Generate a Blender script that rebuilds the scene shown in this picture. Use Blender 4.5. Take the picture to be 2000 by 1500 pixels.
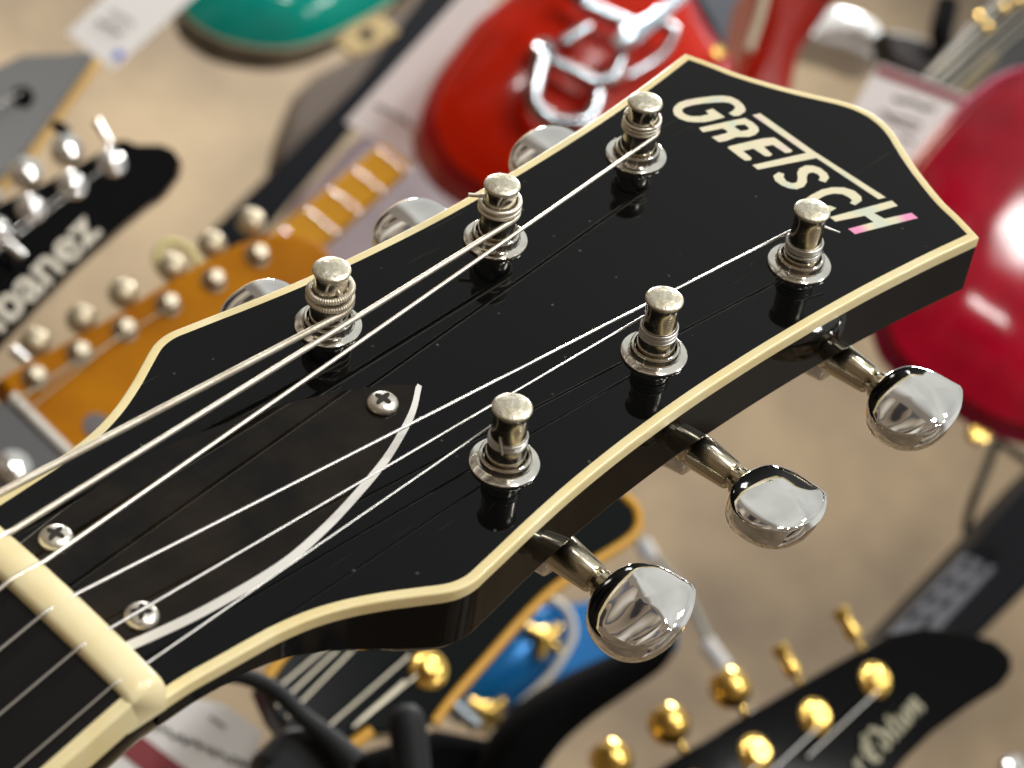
import bpy, bmesh, math, random
from mathutils import Vector, Matrix
random.seed(7)
for o in list(bpy.data.objects): bpy.data.objects.remove(o)
SC = bpy.context.scene
COL = SC.collection

# ---------------------------------------------------------------- frames
# headstock frame: u = nut -> tip, b = treble -> bass side, w = out of the face (millimetres)
TILT = math.radians(14)                      # headstock leans back, necks stand upright
HX = Vector((0, math.sin(TILT), math.cos(TILT)))
HB = Vector((-1, 0, 0))
HW = Vector((0, -math.cos(TILT), math.sin(TILT)))
ORG = Vector((0, 0, 1.5))
HROT = Matrix((HX, HB, HW)).transposed()
CAM_R = ((0.6968584330417161, -0.7098053369963945, 0.10278476477610266),
         (-0.434496057409953, -0.5318296873275399, -0.7268908857402863),
         (0.570615019425401, 0.46188046857225495, -0.6790176230096118))
CAM_P = Vector((-117.946, -164.825, 230.485))
FPX = 4500.0
def loc2world(p): return ORG + HROT @ (Vector(p) * 0.001)
CX, CY, CZ = (HROT @ Vector(r) for r in CAM_R)     # camera right, down, forward in world
CPOS = loc2world(CAM_P)
def unp(x, y, w=0.0):
    """photo pixel -> point of the headstock plane at height w (mm)"""
    d = (Vector(CAM_R[0]) * ((x - 1000) / FPX) + Vector(CAM_R[1]) * ((y - 750) / FPX) + Vector(CAM_R[2]))
    k = (w - CAM_P.z) / d.z
    return CAM_P + d * k

# ---------------------------------------------------------------- camera
cd = bpy.data.cameras.new('camera'); cam = bpy.data.objects.new('camera', cd); COL.objects.link(cam)
SC.camera = cam
cd.sensor_fit = 'HORIZONTAL'; cd.sensor_width = 36; cd.lens = FPX / 2000 * 36
cd.clip_start = 0.02; cd.clip_end = 60
cd.dof.use_dof = True; cd.dof.focus_distance = 0.345; cd.dof.aperture_fstop = 25
m3 = Matrix((CX, -CY, -CZ)).transposed().to_4x4(); m3.translation = CPOS
cam.matrix_world = m3

# ---------------------------------------------------------------- world (plain shop surroundings seen in the chrome)
W = bpy.data.worlds.new('World'); SC.world = W; W.use_nodes = True
nt = W.node_tree; N = nt.nodes; L = nt.links; N.clear()
wo = N.new('ShaderNodeOutputWorld'); bg = N.new('ShaderNodeBackground'); tc = N.new('ShaderNodeTexCoord')
def nd(t, **k):
    n = N.new(t)
    for a_, v_ in k.items(): setattr(n, a_, v_)
    return n
sp = nd('ShaderNodeSeparateXYZ'); L.new(tc.outputs['Generated'], sp.inputs[0])
az = nd('ShaderNodeMath', operation='ARCTAN2'); L.new(sp.outputs[0], az.inputs[0]); L.new(sp.outputs[1], az.inputs[1])
cb = nd('ShaderNodeCombineXYZ'); L.new(az.outputs[0], cb.inputs[0]); L.new(sp.outputs[2], cb.inputs[1])
mpv = nd('ShaderNodeMapping'); mpv.inputs['Scale'].default_value = (4.6, 1.5, 1); L.new(cb.outputs[0], mpv.inputs[0])
sc_ = nd('ShaderNodeTexNoise'); sc_.inputs['Scale'].default_value = 1.3; sc_.inputs['Detail'].default_value = .6; sc_.inputs['Distortion'].default_value = 0; L.new(mpv.outputs[0], sc_.inputs['Vector'])
br = nd('ShaderNodeValToRGB'); L.new(sc_.outputs[0], br.inputs[0]); e = br.color_ramp.elements
e[0].position = .30; e[0].color = (.02, .02, .022, 1); e[1].position = .72; e[1].color = (.72, .69, .62, 1)
for p_, c_ in ((.40, (.03, .028, .03, 1)), (.42, (.20, .155, .11, 1)), (.485, (.32, .25, .18, 1)), (.50, (.34, .265, .19, 1)), (.515, (.10, .085, .075, 1)), (.54, (.12, .13, .16, 1)), (.555, (.26, .21, .155, 1)), (.64, (.50, .43, .34, 1))):
    k = e.new(p_); k.color = c_
mr = nd('ShaderNodeMapRange'); mr.inputs[1].default_value = -1; mr.inputs[2].default_value = 1; L.new(sp.outputs[2], mr.inputs[0])
cr = nd('ShaderNodeValToRGB'); L.new(mr.outputs[0], cr.inputs[0]); e = cr.color_ramp.elements
e[0].position = 0; e[0].color = (.10, .075, .05, 1); e[1].position = 1; e[1].color = (.57, .58, .55, 1)
for p_, c_ in ((.40, (.17, .125, .085, 1)), (.735, (.22, .19, .16, 1)), (.765, (.60, .60, .57, 1))):
    k = e.new(p_); k.color = c_
band = nd('ShaderNodeValToRGB'); L.new(mr.outputs[0], band.inputs[0]); e = band.color_ramp.elements; band.color_ramp.interpolation = 'CONSTANT'
e[0].position = 0; e[0].color = (0, 0, 0, 1); e[1].position = .70; e[1].color = (0, 0, 0, 1); k = e.new(.41); k.color = (.92, .92, .92, 1)
no = nd('ShaderNodeTexNoise'); no.inputs['Scale'].default_value = 2.0; L.new(tc.outputs['Generated'], no.inputs['Vector'])
c2 = nd('ShaderNodeMapRange'); c2.inputs[1].default_value = .3; c2.inputs[2].default_value = .7; c2.inputs[3].default_value = .58; c2.inputs[4].default_value = .92; L.new(no.outputs[0], c2.inputs[0])
mx = nd('ShaderNodeMix', data_type='RGBA'); L.new(band.outputs[0], mx.inputs[0]); L.new(cr.outputs[0], mx.inputs[6]); L.new(br.outputs[0], mx.inputs[7]); L.new(mx.outputs[2], bg.inputs[0])
L.new(c2.outputs[0], bg.inputs[1]); L.new(bg.outputs[0], wo.inputs[0])

# ---------------------------------------------------------------- ceiling lamps of the shop
def lamp(x, y, z, s, power, col=(1, .98, .945)):
    d = bpy.data.lights.new('ceiling_lamp', 'AREA'); d.shape = 'SQUARE'; d.size = s; d.energy = power; d.color = col
    o = bpy.data.objects.new('ceiling_lamp', d); COL.objects.link(o); o.location = (x, y, z)
for x, y, pw in ((.5, -1.1, 11), (1.6, -1.1, 10), (.3, -2.7, 29), (1.7, -2.9, 26), (-.7, .45, 12), (-1.9, .5, 20), (2.6, -1.6, 9)):
    lamp(x, y, 3.1, .28, pw)
SC.view_settings.view_transform = 'Standard'; SC.view_settings.look = 'None'
SC.view_settings.exposure = 0.6; SC.view_settings.gamma = 1.0

# ---------------------------------------------------------------- helpers
def lin(c): return c / 12.92 if c <= .04045 else ((c + .055) / 1.055) ** 2.4
def rgb(r, g, b): return (lin(r / 255), lin(g / 255), lin(b / 255), 1)
MATS = {}
def mat(name, col, rough=.4, metal=0., coat=0., var=0., vscale=40., var_col=None, bump=0., bscale=200., rvar=0., spec=.5, sss=0., stretch=None):
    if name in MATS: return MATS[name]
    m = bpy.data.materials.new(name); m.use_nodes = True; MATS[name] = m
    n = m.node_tree.nodes; l = m.node_tree.links; b = n['Principled BSDF']
    b.inputs['Base Color'].default_value = col; b.inputs['Roughness'].default_value = rough
    b.inputs['Metallic'].default_value = metal; b.inputs['Coat Weight'].default_value = coat
    b.inputs['Specular IOR Level'].default_value = spec
    if sss:
        b.inputs['Subsurface Weight'].default_value = sss; b.inputs['Subsurface Radius'].default_value = (.0015, .001, .0006); b.inputs['Subsurface Scale'].default_value = 1
    t = n.new('ShaderNodeTexCoord'); vec = t.outputs['Object']
    if stretch:
        mp = n.new('ShaderNodeMapping'); mp.inputs['Scale'].default_value = stretch; l.new(vec, mp.inputs[0]); vec = mp.outputs[0]
    if var or rvar:
        no = n.new('ShaderNodeTexNoise'); no.inputs['Scale'].default_value = vscale; no.inputs['Detail'].default_value = 5; no.inputs['Roughness'].default_value = .6
        l.new(vec, no.inputs['Vector'])
    if var:
        mix = n.new('ShaderNodeMix'); mix.data_type = 'RGBA'
        r = n.new('ShaderNodeMapRange'); r.inputs[1].default_value = .35; r.inputs[2].default_value = .68; r.inputs[4].default_value = var
        l.new(no.outputs[0], r.inputs[0]); l.new(r.outputs[0], mix.inputs[0])
        mix.inputs[6].default_value = col; mix.inputs[7].default_value = var_col or (col[0] * .6, col[1] * .6, col[2] * .6, 1)
        l.new(mix.outputs[2], b.inputs['Base Color'])
    if rvar:
        r2 = n.new('ShaderNodeMapRange'); r2.inputs[1].default_value = .3; r2.inputs[2].default_value = .7
        r2.inputs[3].default_value = max(.01, rough - rvar); r2.inputs[4].default_value = rough + rvar
        l.new(no.outputs[0], r2.inputs[0]); l.new(r2.outputs[0], b.inputs['Roughness'])
    if bump:
        n2 = n.new('ShaderNodeTexNoise'); n2.inputs['Scale'].default_value = bscale; n2.inputs['Detail'].default_value = 3; l.new(vec, n2.inputs['Vector'])
        bp = n.new('ShaderNodeBump'); bp.inputs['Strength'].default_value = bump; bp.inputs['Distance'].default_value = .0005
        l.new(n2.outputs[0], bp.inputs['Height']); l.new(bp.outputs[0], b.inputs['Normal'])
    return m
def lacquer_black():
    m = mat('black_lacquer', (.0014, .0018, .0021, 1), .045, spec=.18)
    n = m.node_tree.nodes; l = m.node_tree.links; b = n['Principled BSDF']
    t = n.new('ShaderNodeTexCoord')
    # dust specks
    v = n.new('ShaderNodeTexVoronoi'); v.voronoi_dimensions = '2D'; v.inputs['Scale'].default_value = 150; v.inputs['Randomness'].default_value = 1; l.new(t.outputs['Object'], v.inputs['Vector'])
    no = n.new('ShaderNodeTexNoise'); no.inputs['Scale'].default_value = 1100; l.new(t.outputs['Object'], no.inputs['Vector'])
    a = n.new('ShaderNodeMath'); a.operation = 'MULTIPLY_ADD'; l.new(no.outputs[0], a.inputs[0]); a.inputs[1].default_value = .09; l.new(v.outputs['Distance'], a.inputs[2])
    lt = n.new('ShaderNodeMapRange'); lt.inputs[1].default_value = .088; lt.inputs[2].default_value = .066; l.new(a.outputs[0], lt.inputs[0])
    sel = n.new('ShaderNodeSeparateColor'); l.new(v.outputs['Color'], sel.inputs[0])
    g = n.new('ShaderNodeMapRange'); g.inputs[1].default_value = .70; g.inputs[2].default_value = 1.; g.inputs[4].default_value = .25; l.new(sel.outputs[0], g.inputs[0])
    d = n.new('ShaderNodeMath'); d.operation = 'MULTIPLY'; l.new(lt.outputs[0], d.inputs[0]); l.new(g.outputs[0], d.inputs[1])
    # hairline scratches
    mp = n.new('ShaderNodeMapping'); mp.inputs['Scale'].default_value = (30, 900, 300); mp.inputs['Rotation'].default_value = (0, 0, .6); l.new(t.outputs['Object'], mp.inputs[0])
    s = n.new('ShaderNodeTexNoise'); s.inputs['Scale'].default_value = 1; s.inputs['Detail'].default_value = 2; l.new(mp.outputs[0], s.inputs['Vector'])
    sr = n.new('ShaderNodeMapRange'); sr.inputs[1].default_value = .70; sr.inputs[2].default_value = .80; sr.inputs[4].default_value = .10; l.new(s.outputs[0], sr.inputs[0])
    mxx = n.new('ShaderNodeMath'); mxx.operation = 'MAXIMUM'; l.new(d.outputs[0], mxx.inputs[0]); l.new(sr.outputs[0], mxx.inputs[1])
    mix = n.new('ShaderNodeMix'); mix.data_type = 'RGBA'; l.new(mxx.outputs[0], mix.inputs[0])
    mix.inputs[6].default_value = (.0014, .0018, .0021, 1); mix.inputs[7].default_value = (.35, .34, .31, 1)
    l.new(mix.outputs[2], b.inputs['Base Color'])
    n3 = n.new('ShaderNodeTexNoise'); n3.inputs['Scale'].default_value = 60; n3.inputs['Detail'].default_value = 2; l.new(t.outputs['Object'], n3.inputs['Vector'])
    bp = n.new('ShaderNodeBump'); bp.inputs['Strength'].default_value = .03; bp.inputs['Distance'].default_value = .0003; l.new(n3.outputs[0], bp.inputs['Height']); l.new(bp.outputs[0], b.inputs['Normal'])
    r = n.new('ShaderNodeMapRange'); r.inputs[3].default_value = .02; r.inputs[4].default_value = .07; l.new(n3.outputs[0], r.inputs[0]); l.new(r.outputs[0], b.inputs['Roughness'])
    return m
def pearl_mat(name, pink):
    m = mat(name, rgb(236, 229, 200), .22, spec=.6)
    n = m.node_tree.nodes; l = m.node_tree.links; b = n['Principled BSDF']; t = n.new('ShaderNodeTexCoord')
    v = n.new('ShaderNodeTexNoise'); v.inputs['Scale'].default_value = 120; v.inputs['Detail'].default_value = 2; v.inputs['Distortion'].default_value = 1.5; l.new(t.outputs['Object'], v.inputs['Vector'])
    r = n.new('ShaderNodeValToRGB'); l.new(v.outputs[0], r.inputs[0]); el = r.color_ramp.elements
    el[0].position = .28; el[0].color = rgb(218, 226, 206); el[1].position = .78; el[1].color = rgb(240, 214, 210)
    for p_, c_ in ((.42, rgb(236, 230, 196)), (.55, rgb(240, 233, 200)), (.66, rgb(240, 226, 206))):
        k = el.new(p_); k.color = c_
    out = r.outputs[0]
    if pink:                                   # abalone-like pink at the two feet of the last letter
        ds = []
        for q_ in (unp(1664, 452), unp(1786, 424)):
            v2 = n.new('ShaderNodeVectorMath'); v2.operation = 'DISTANCE'; l.new(t.outputs['Object'], v2.inputs[0]); v2.inputs[1].default_value = q_ * .001; ds.append(v2)
        mn = n.new('ShaderNodeMath'); mn.operation = 'MINIMUM'; l.new(ds[0].outputs['Value'], mn.inputs[0]); l.new(ds[1].outputs['Value'], mn.inputs[1])
        rr_ = n.new('ShaderNodeMapRange'); rr_.inputs[1].default_value = .0034; rr_.inputs[2].default_value = .0016; l.new(mn.outputs[0], rr_.inputs[0])
        mx_ = n.new('ShaderNodeMix'); mx_.data_type = 'RGBA'; l.new(rr_.outputs[0], mx_.inputs[0]); l.new(out, mx_.inputs[6]); mx_.inputs[7].default_value = rgb(250, 160, 205); out = mx_.outputs[2]
    l.new(out, b.inputs['Base Color'])
    return m
BLACK = lacquer_black()
PEARL = pearl_mat('pearl_inlay', False); PEARL2 = pearl_mat('pearl_inlay_pink', True)
BIND = mat('aged_cream_binding', rgb(247, 234, 186), .3, coat=.2, var=.75, vscale=55, var_col=rgb(234, 210, 142), bump=.14, bscale=420, sss=.12)
NUTM = mat('bone_nut', rgb(249, 236, 192), .27, coat=.2, var=.5, vscale=110, var_col=rgb(240, 214, 148), bump=.08, bscale=300, sss=.2)
NICK = mat('worn_nickel', (.66, .62, .54, 1), .2, 1, var=.6, vscale=420, var_col=(.40, .36, .28, 1), rvar=.1)
CAPM = mat('tarnished_cap', (.74, .70, .60, 1), .42, .85, var=.8, vscale=520, var_col=(.42, .38, .24, 1), bump=.35, bscale=1100, rvar=.12)
CHROME = mat('chrome', (.80, .79, .77, 1), .035, 1, rvar=.02, vscale=300)
SLEEVE = mat('brassy_nickel', (.62, .57, .45, 1), .18, 1, var=.6, vscale=300, var_col=(.45, .38, .24, 1))
STEEL = mat('plain_steel_string', (.68, .67, .645, 1), .3, .95)
WOUND = mat('nickel_wound_string', (.90, .85, .74, 1), .38, .85, var=.4, vscale=900, var_col=(.74, .67, .54, 1))
SCREW = mat('screw_nickel', (.78, .75, .68, 1), .33, .9, var=.6, vscale=700, var_col=(.5, .46, .38, 1), bump=.2, bscale=900)
DARK = mat('dark_recess', (.02, .016, .012, 1), .7)
WHITE = mat('white_ply', rgb(240, 238, 232), .35)
EBONY = mat('dark_fretboard', (.007, .007, .008, 1), .35, spec=.2, var=.6, vscale=90, var_col=(.014, .013, .013, 1), stretch=(.06, 1, 1), bump=.15, bscale=500)

def newobj(name, me, m, parent=None, loc=None, rot=None, angle=30):
    me.materials.append(m)
    for p in me.polygons: p.use_smooth = True
    if hasattr(me, 'set_sharp_from_angle'): me.set_sharp_from_angle(angle=math.radians(angle))
    o = bpy.data.objects.new(name, me); COL.objects.link(o)
    if parent: o.parent = parent
    if loc: o.location = loc
    if rot: o.rotation_euler = rot
    return o
class MB:
    """collects vertices and faces of one mesh"""
    def __init__(s, origin=(0, 0, 0), scale=1.0): s.v = []; s.f = []; s.o = Vector(origin); s.k = scale
    def add(s, vs, fs):
        b = len(s.v); s.v += [tuple((Vector(p) - s.o) * s.k) for p in vs]; s.f += [tuple(b + i for i in f) for f in fs]
    def rings(s, rings, closed=True, cap0=False, cap1=False):
        n = len(rings[0]); vs = [p for r in rings for p in r]; fs = []
        for i in range(len(rings) - 1):
            for j in range(n if closed else n - 1):
                a = i * n + j; b = i * n + (j + 1) % n
                fs.append((a, b, b + n, a + n))
        if cap0: fs.append(tuple(range(n))[::-1])
        if cap1: fs.append(tuple((len(rings) - 1) * n + i for i in range(n)))
        s.add(vs, fs)
    def lathe(s, c, ax, prof, n=40, ref=None):
        ax = Vector(ax).normalized(); ref = Vector(ref or ((1, 0, 0) if abs(ax.x) < .9 else (0, 1, 0)))
        x = (ref - ax * ref.dot(ax)).normalized(); y = ax.cross(x); c = Vector(c)
        s.rings([[c + ax * h + (x * math.cos(2 * math.pi * k / n) + y * math.sin(2 * math.pi * k / n)) * max(r, 1e-6) for k in range(n)] for r, h in prof], True, True, True)
    def tube(s, pts, rad, n=10, caps=True):
        pts = [Vector(p) for p in pts]; rr = rad if isinstance(rad, (list, tuple)) else [rad] * len(pts)
        rings = []; nx = None
        for i, p in enumerate(pts):
            t = (pts[min(i + 1, len(pts) - 1)] - pts[max(i - 1, 0)])
            if t.length < 1e-12: t = Vector((0, 0, 1))
            t.normalize()
            if nx is None: nx = t.orthogonal()
            nx = (nx - t * nx.dot(t)).normalized(); ny = t.cross(nx)
            rings.append([p + (nx * math.cos(2 * math.pi * k / n) + ny * math.sin(2 * math.pi * k / n)) * rr[i] for k in range(n)])
        s.rings(rings, True, caps, caps)
    def mesh(s, name):
        me = bpy.data.meshes.new(name); me.from_pydata(s.v, [], s.f)
        bm = bmesh.new(); bm.from_mesh(me)
        big = [f for f in bm.faces if len(f.verts) > 8]
        if big: bmesh.ops.triangulate(bm, faces=big)
        bmesh.ops.recalc_face_normals(bm, faces=bm.faces); bm.to_mesh(me); bm.free(); return me
    def obj(s, name, m, parent=None, angle=30): return newobj(name, s.mesh(name), m, parent, angle=angle)
def catmull(pts, n=6, closed=False):
    pts = [Vector(p) for p in pts]; out = []; k = len(pts)
    for i in range(k if closed else k - 1):
        p1 = pts[i]; p2 = pts[(i + 1) % k]
        p0 = pts[i - 1] if (i or closed) else p1 * 2 - p2
        p3 = pts[(i + 2) % k] if (closed or i + 2 < k) else p2 * 2 - p1
        for j in range(n):
            t = j / n
            out.append(.5 * ((2 * p1) + (p2 - p0) * t + (2 * p0 - 5 * p1 + 4 * p2 - p3) * t * t + (3 * p1 - p0 - 3 * p2 + p3) * t ** 3))
    if not closed: out.append(pts[-1])
    return out
def smooth(a, b, x):
    t = min(1, max(0, (x - a) / (b - a))); return t * t * (3 - 2 * t)
def tag(o, label, cat, group=None):
    o['label'] = label; o['category'] = cat
    if group: o['group'] = group
    return o
def thing(name, loc, label, cat, group=None, rot=None):
    o = bpy.data.objects.new(name, None); COL.objects.link(o); o.location = loc; o.empty_display_size = .02
    if rot is not None: o.rotation_euler = rot
    return tag(o, label, cat, group)

# ================================================================ the back wall
FH = (CZ - Vector((0, 0, CZ.z))).normalized()         # horizontal viewing direction
SIDE = Vector((FH.y, -FH.x, 0))                       # to the right along the wall
wm = MB(); wc = CPOS + FH * 1.95
q = [wc + SIDE * x + Vector((0, 0, 1)) * (z - wc.z) + FH * y for y in (0, .08) for x, z in ((-3.2, .0), (2.6, .0), (2.6, 3.0), (-3.2, 3.0))]
wm.add(q, [(0, 1, 2, 3), (7, 6, 5, 4), (0, 4, 5, 1), (1, 5, 6, 2), (2, 6, 7, 3), (3, 7, 4, 0)])
WALL = mat('tan_wall_board', rgb(200, 177, 143), .55, var=1., vscale=3.2, var_col=rgb(124, 110, 93), bump=.1, bscale=60)
wall = wm.obj('wall', WALL); wall['kind'] = 'structure'

# ================================================================ the bound black guitar (main subject)
G = thing('electric_guitar', ORG, 'black guitar headstock in focus with cream binding, chrome tuners and pearl GRETSCH lettering', 'guitar', rot=HROT.to_euler())
MM = .001
def gm(): return MB((0, 0, 0), MM)
half = [(-1.2, 19.4), (4, 19.35), (9, 19.7), (15, 20.15), (18.5, 20.5), (23.5, 21.5), (28.4, 23.2), (33.3, 25.6), (37.5, 28.05), (40.4, 29.75), (42.2, 30.42), (44.2, 30.62), (46.6, 30.3), (51, 29.65), (57.9, 28.6), (67, 27.45), (77, 26.6), (87, 26.1), (95.5, 25.9), (104, 25.98), (112.5, 26.2), (123.6, 26.75), (134, 27.5), (142, 28.3), (150.5, 29.3), (159.65, 30.6)]
tiph = [(159.65, 30.6), (160.9, 26.9), (162.1, 22.6), (164.0, 18.0), (166.4, 13.0), (169.0, 8.4), (170.6, 5.7), (171.7, 3.0), (172.2, 0)]
hs = catmull([(a, b, 0) for a, b in half], 5); tp = catmull([(a, b, 0) for a, b in tiph], 6)
tp2 = [Vector((p.x, -p.y, 0)) for p in reversed(tp)]
# full inner line: bass nut end -> corner -> tip -> corner -> treble nut end
INNER = hs[:-1] + tp[:-1] + tp2[:-1] + [Vector((p.x, -p.y, 0)) for p in reversed(hs)]
def offset(line, d):
    out = []
    for i, p in enumerate(line):
        a = line[max(i - 1, 0)]; b = line[min(i + 1, len(line) - 1)]
        t1 = (p - a); t2 = (b - p)
        if t1.length < 1e-6: t1 = t2
        if t2.length < 1e-6: t2 = t1
        t1.normalize(); t2.normalize()
        n1 = Vector((-t1.y, t1.x, 0)); n2 = Vector((-t2.y, t2.x, 0)); n = (n1 + n2).normalized()
        out.append(p + n * d / max(.55, n.dot(n1)))
    return out
BW = 1.5; BH = 2.0
OUT = offset(INNER, BW)
def zed(line, z): return [Vector((p.x, p.y, z if not callable(z) else z(p))) for p in line]
def side_depth(p): return 3.0 + 8.5 * smooth(10, 41, p.x)
hb = gm()
o2 = offset(INNER, BW - .03); o3 = offset(INNER, BW - 1.2); o4 = offset(INNER, BW - 3.4)
hb.rings([zed(INNER, 0.0), zed(INNER, -BH + .05), zed(o2, -BH), zed(o2, lambda p: -BH - side_depth(p) * .1), zed(o2, lambda p: -BH - side_depth(p) * .78), zed(o2, lambda p: -BH - side_depth(p) * .80), zed(o3, lambda p: -BH - side_depth(p) * .95), zed(o4, lambda p: -BH - side_depth(p))], True, True, True)
HEAD = hb.obj('headstock', BLACK, G, 35)
bb = gm()
prof = []
for d, z in ((0.0, .03), (.03, .04), (BW - .30, .04), (BW - .26, .035), (BW - .09, -.05), (BW - .005, -.24), (BW, -.30), (BW, -BH)):
    prof.append(zed(offset(INNER, d), z))
bb.rings(prof, False); bb.obj('binding', BIND, HEAD, 50)

# pearl letters, traced on the headstock plane
def zz(ox, oy, k, pts): return [(ox + k * x, oy + k * y) for x, y in pts]
letters = [
 zz(1300, 90, .16, [(770, 820), (830, 855), (900, 850), (970, 803), (977, 770), (950, 720), (885, 662), (800, 621), (700, 608), (600, 610), (400, 635), (250, 661), (160, 692), (105, 740), (90, 790), (108, 842), (165, 886), (260, 921), (380, 931), (480, 929), (550, 916), (725, 870), (575, 765), (488, 792), (530, 835), (420, 858), (320, 860), (250, 840), (207, 808), (200, 775), (240, 748), (330, 722), (450, 702), (600, 690), (700, 686), (780, 694), (830, 722), (853, 755), (820, 790)]),
 zz(1300, 90, .16, [(408, 1000), (860, 900), (970, 880), (1060, 930), (1128, 990), (1140, 1035), (1100, 1080), (1020, 1110), (860, 1112), (740, 1160), (650, 1172), (562, 1112), (750, 1062), (757, 1042), (700, 1006), (455, 1052)]),
 zz(1300, 90, .16, [(755, 1240), (780, 1223), (960, 1180), (1180, 1130), (1320, 1117), (1362, 1140), (1550, 1278), (1522, 1300), (1460, 1305), (1310, 1208), (1198, 1226), (1302, 1325), (1270, 1346), (1215, 1345), (1075, 1253), (943, 1280), (1050, 1368), (1038, 1395), (970, 1398), (900, 1352)]),
 zz(1280, 140, .29, [(653, 294), (705, 281), (1068, 537), (1552, 848), (1502, 859), (1085, 582), (690, 660), (653, 630), (1018, 548)]),
 zz(1280, 140, .29, [(793, 702), (830, 677), (868, 690), (862, 710), (880, 737), (920, 753), (952, 746), (960, 720), (955, 682), (970, 652), (1010, 633), (1060, 633), (1110, 649), (1155, 684), (1169, 715), (1145, 748), (1098, 730), (1110, 712), (1092, 690), (1060, 678), (1030, 685), (1019, 710), (1020, 745), (1000, 775), (950, 793), (900, 786), (850, 766), (808, 736)]),
 zz(1280, 140, .29, [(1310, 885), (1345, 900), (1390, 870), (1386, 842), (1340, 803), (1270, 781), (1190, 779), (1120, 795), (1050, 830), (1005, 862), (995, 895), (1020, 930), (1080, 955), (1130, 955), (1180, 942), (1219, 920), (1170, 902), (1130, 915), (1090, 905), (1080, 880), (1110, 852), (1150, 832), (1200, 821), (1260, 825), (1305, 848), (1326, 868)]),
 zz(1620, 360, .16, [(3, 402), (760, 200), (833, 263), (540, 350), (670, 422), (1000, 350), (1082, 412), (312, 608), (228, 545), (540, 462), (430, 384), (75, 455)])]
hole_R = zz(1300, 90, .16, [(838, 987), (870, 965), (970, 958), (1022, 1006), (1000, 1026), (920, 1040)])
def flat_letter(loops, z0, z1):
    bm = bmesh.new(); edges = []
    for lp in loops:
        vs = [bm.verts.new((p.x * MM, p.y * MM, z1 * MM)) for p in lp]
        edges += [bm.edges.new((vs[i], vs[(i + 1) % len(vs)])) for i in range(len(vs))]
    bmesh.ops.triangle_fill(bm, edges=edges, use_beauty=True)
    r = bmesh.ops.extrude_face_region(bm, geom=list(bm.faces))
    for v in [g for g in r['geom'] if isinstance(g, bmesh.types.BMVert)]: v.co.z = z0 * MM
    bmesh.ops.recalc_face_normals(bm, faces=bm.faces)
    me = bpy.data.meshes.new('letter'); bm.to_mesh(me); bm.free(); return me
for i, lt in enumerate(letters):
    loops = [[unp(x, y, 0.0) for x, y in lt]]
    if i == 1: loops.append([unp(x, y, 0.0) for x, y in hole_R])
    newobj('letter', flat_letter(loops, -.2, .035), PEARL2 if i == 6 else PEARL, HEAD)

# truss rod cover: black top, white bevelled edge
lowc = catmull([Vector((a, -b, 0)) for a, b in ((65, 0), (60.4, 3.5), (55.6, 6.05), (49.4, 8.7), (41, 11.2), (34.8, 12.7), (27.8, 13.85), (22, 14.05), (15, 13.7), (9.7, 13.2), (2.7, 12.1), (-2, 11.2))], 4)
BEV = .8
def cover_ring(d, z):
    t = offset(lowc, d); k_ = abs(d) / .8; t[0] = Vector((65 - k_, 0, 0))
    t = [Vector((min(p.x, 65 - k_), min(p.y, 0), z)) for p in t]
    return t + [Vector((p.x, -p.y, z)) for p in reversed(t[1:])]
sgn = 1 if offset(lowc, .5)[20].y > lowc[20].y else -1
c0 = cover_ring(0, .1); c1 = cover_ring(sgn * BEV, 1.2)
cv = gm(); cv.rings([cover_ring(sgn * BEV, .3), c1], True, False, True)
COVER = cv.obj('truss_rod_cover', mat('black_plate_brown_sheen', (.0014, .0016, .0018, 1), .06, var=1., vscale=70, var_col=(.017, .0115, .007, 1), spec=.18), G, 30)  # brown mottling paints a warm reflection into the plate colour
ce = gm(); ce.rings([c0, cover_ring(sgn * (BEV - .02), 1.17)], True); ce.obj('edge', WHITE, COVER)
def screw_mesh():
    s = gm(); R = 2.35
    prof_ = [(R, 0), (R, .35), (R * .93, .75), (R * .75, 1.05), (R * .5, 1.25), (.01, 1.36)]
    s.lathe((0, 0, 0), (0, 0, 1), prof_, 32); return s.mesh('screw')
def cross_mesh():
    s = gm()
    for a in (0, math.pi / 2):
        x = Vector((math.cos(a), math.sin(a), 0)); y = Vector((-x.y, x.x, 0))
        ring = []
        for k in range(16):
            t = 2 * math.pi * k / 16; ring.append(x * 1.4 * math.copysign(abs(math.cos(t)) ** .6, math.cos(t)) + y * .42 * math.sin(t))
        s.rings([[p + Vector((0, 0, z)) for p in ring] for z in (.9, 1.4 - (0.004 if a else 0))], True, True, True)
    return s.mesh('drive_recess')
sm, xm = screw_mesh(), cross_mesh(); sm.materials.append(SCREW); xm.materials.append(DARK)
for pl in sm.polygons: pl.use_smooth = True
for x, y, a in ((5.6, 8.7, .3), (5.6, -9.2, .85), (57.0, 0, .15)):
    o = bpy.data.objects.new('screw', sm); COL.objects.link(o); o.parent = COVER; o.location = (x * MM, y * MM, 1.2 * MM); o.rotation_euler = (0, 0, a)
    # slot
    c = bpy.data.objects.new('drive_recess', xm); COL.objects.link(c); c.parent = COVER; c.location = (x * MM, y * MM, 1.2 * MM); c.rotation_euler = (0, 0, a)

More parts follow.
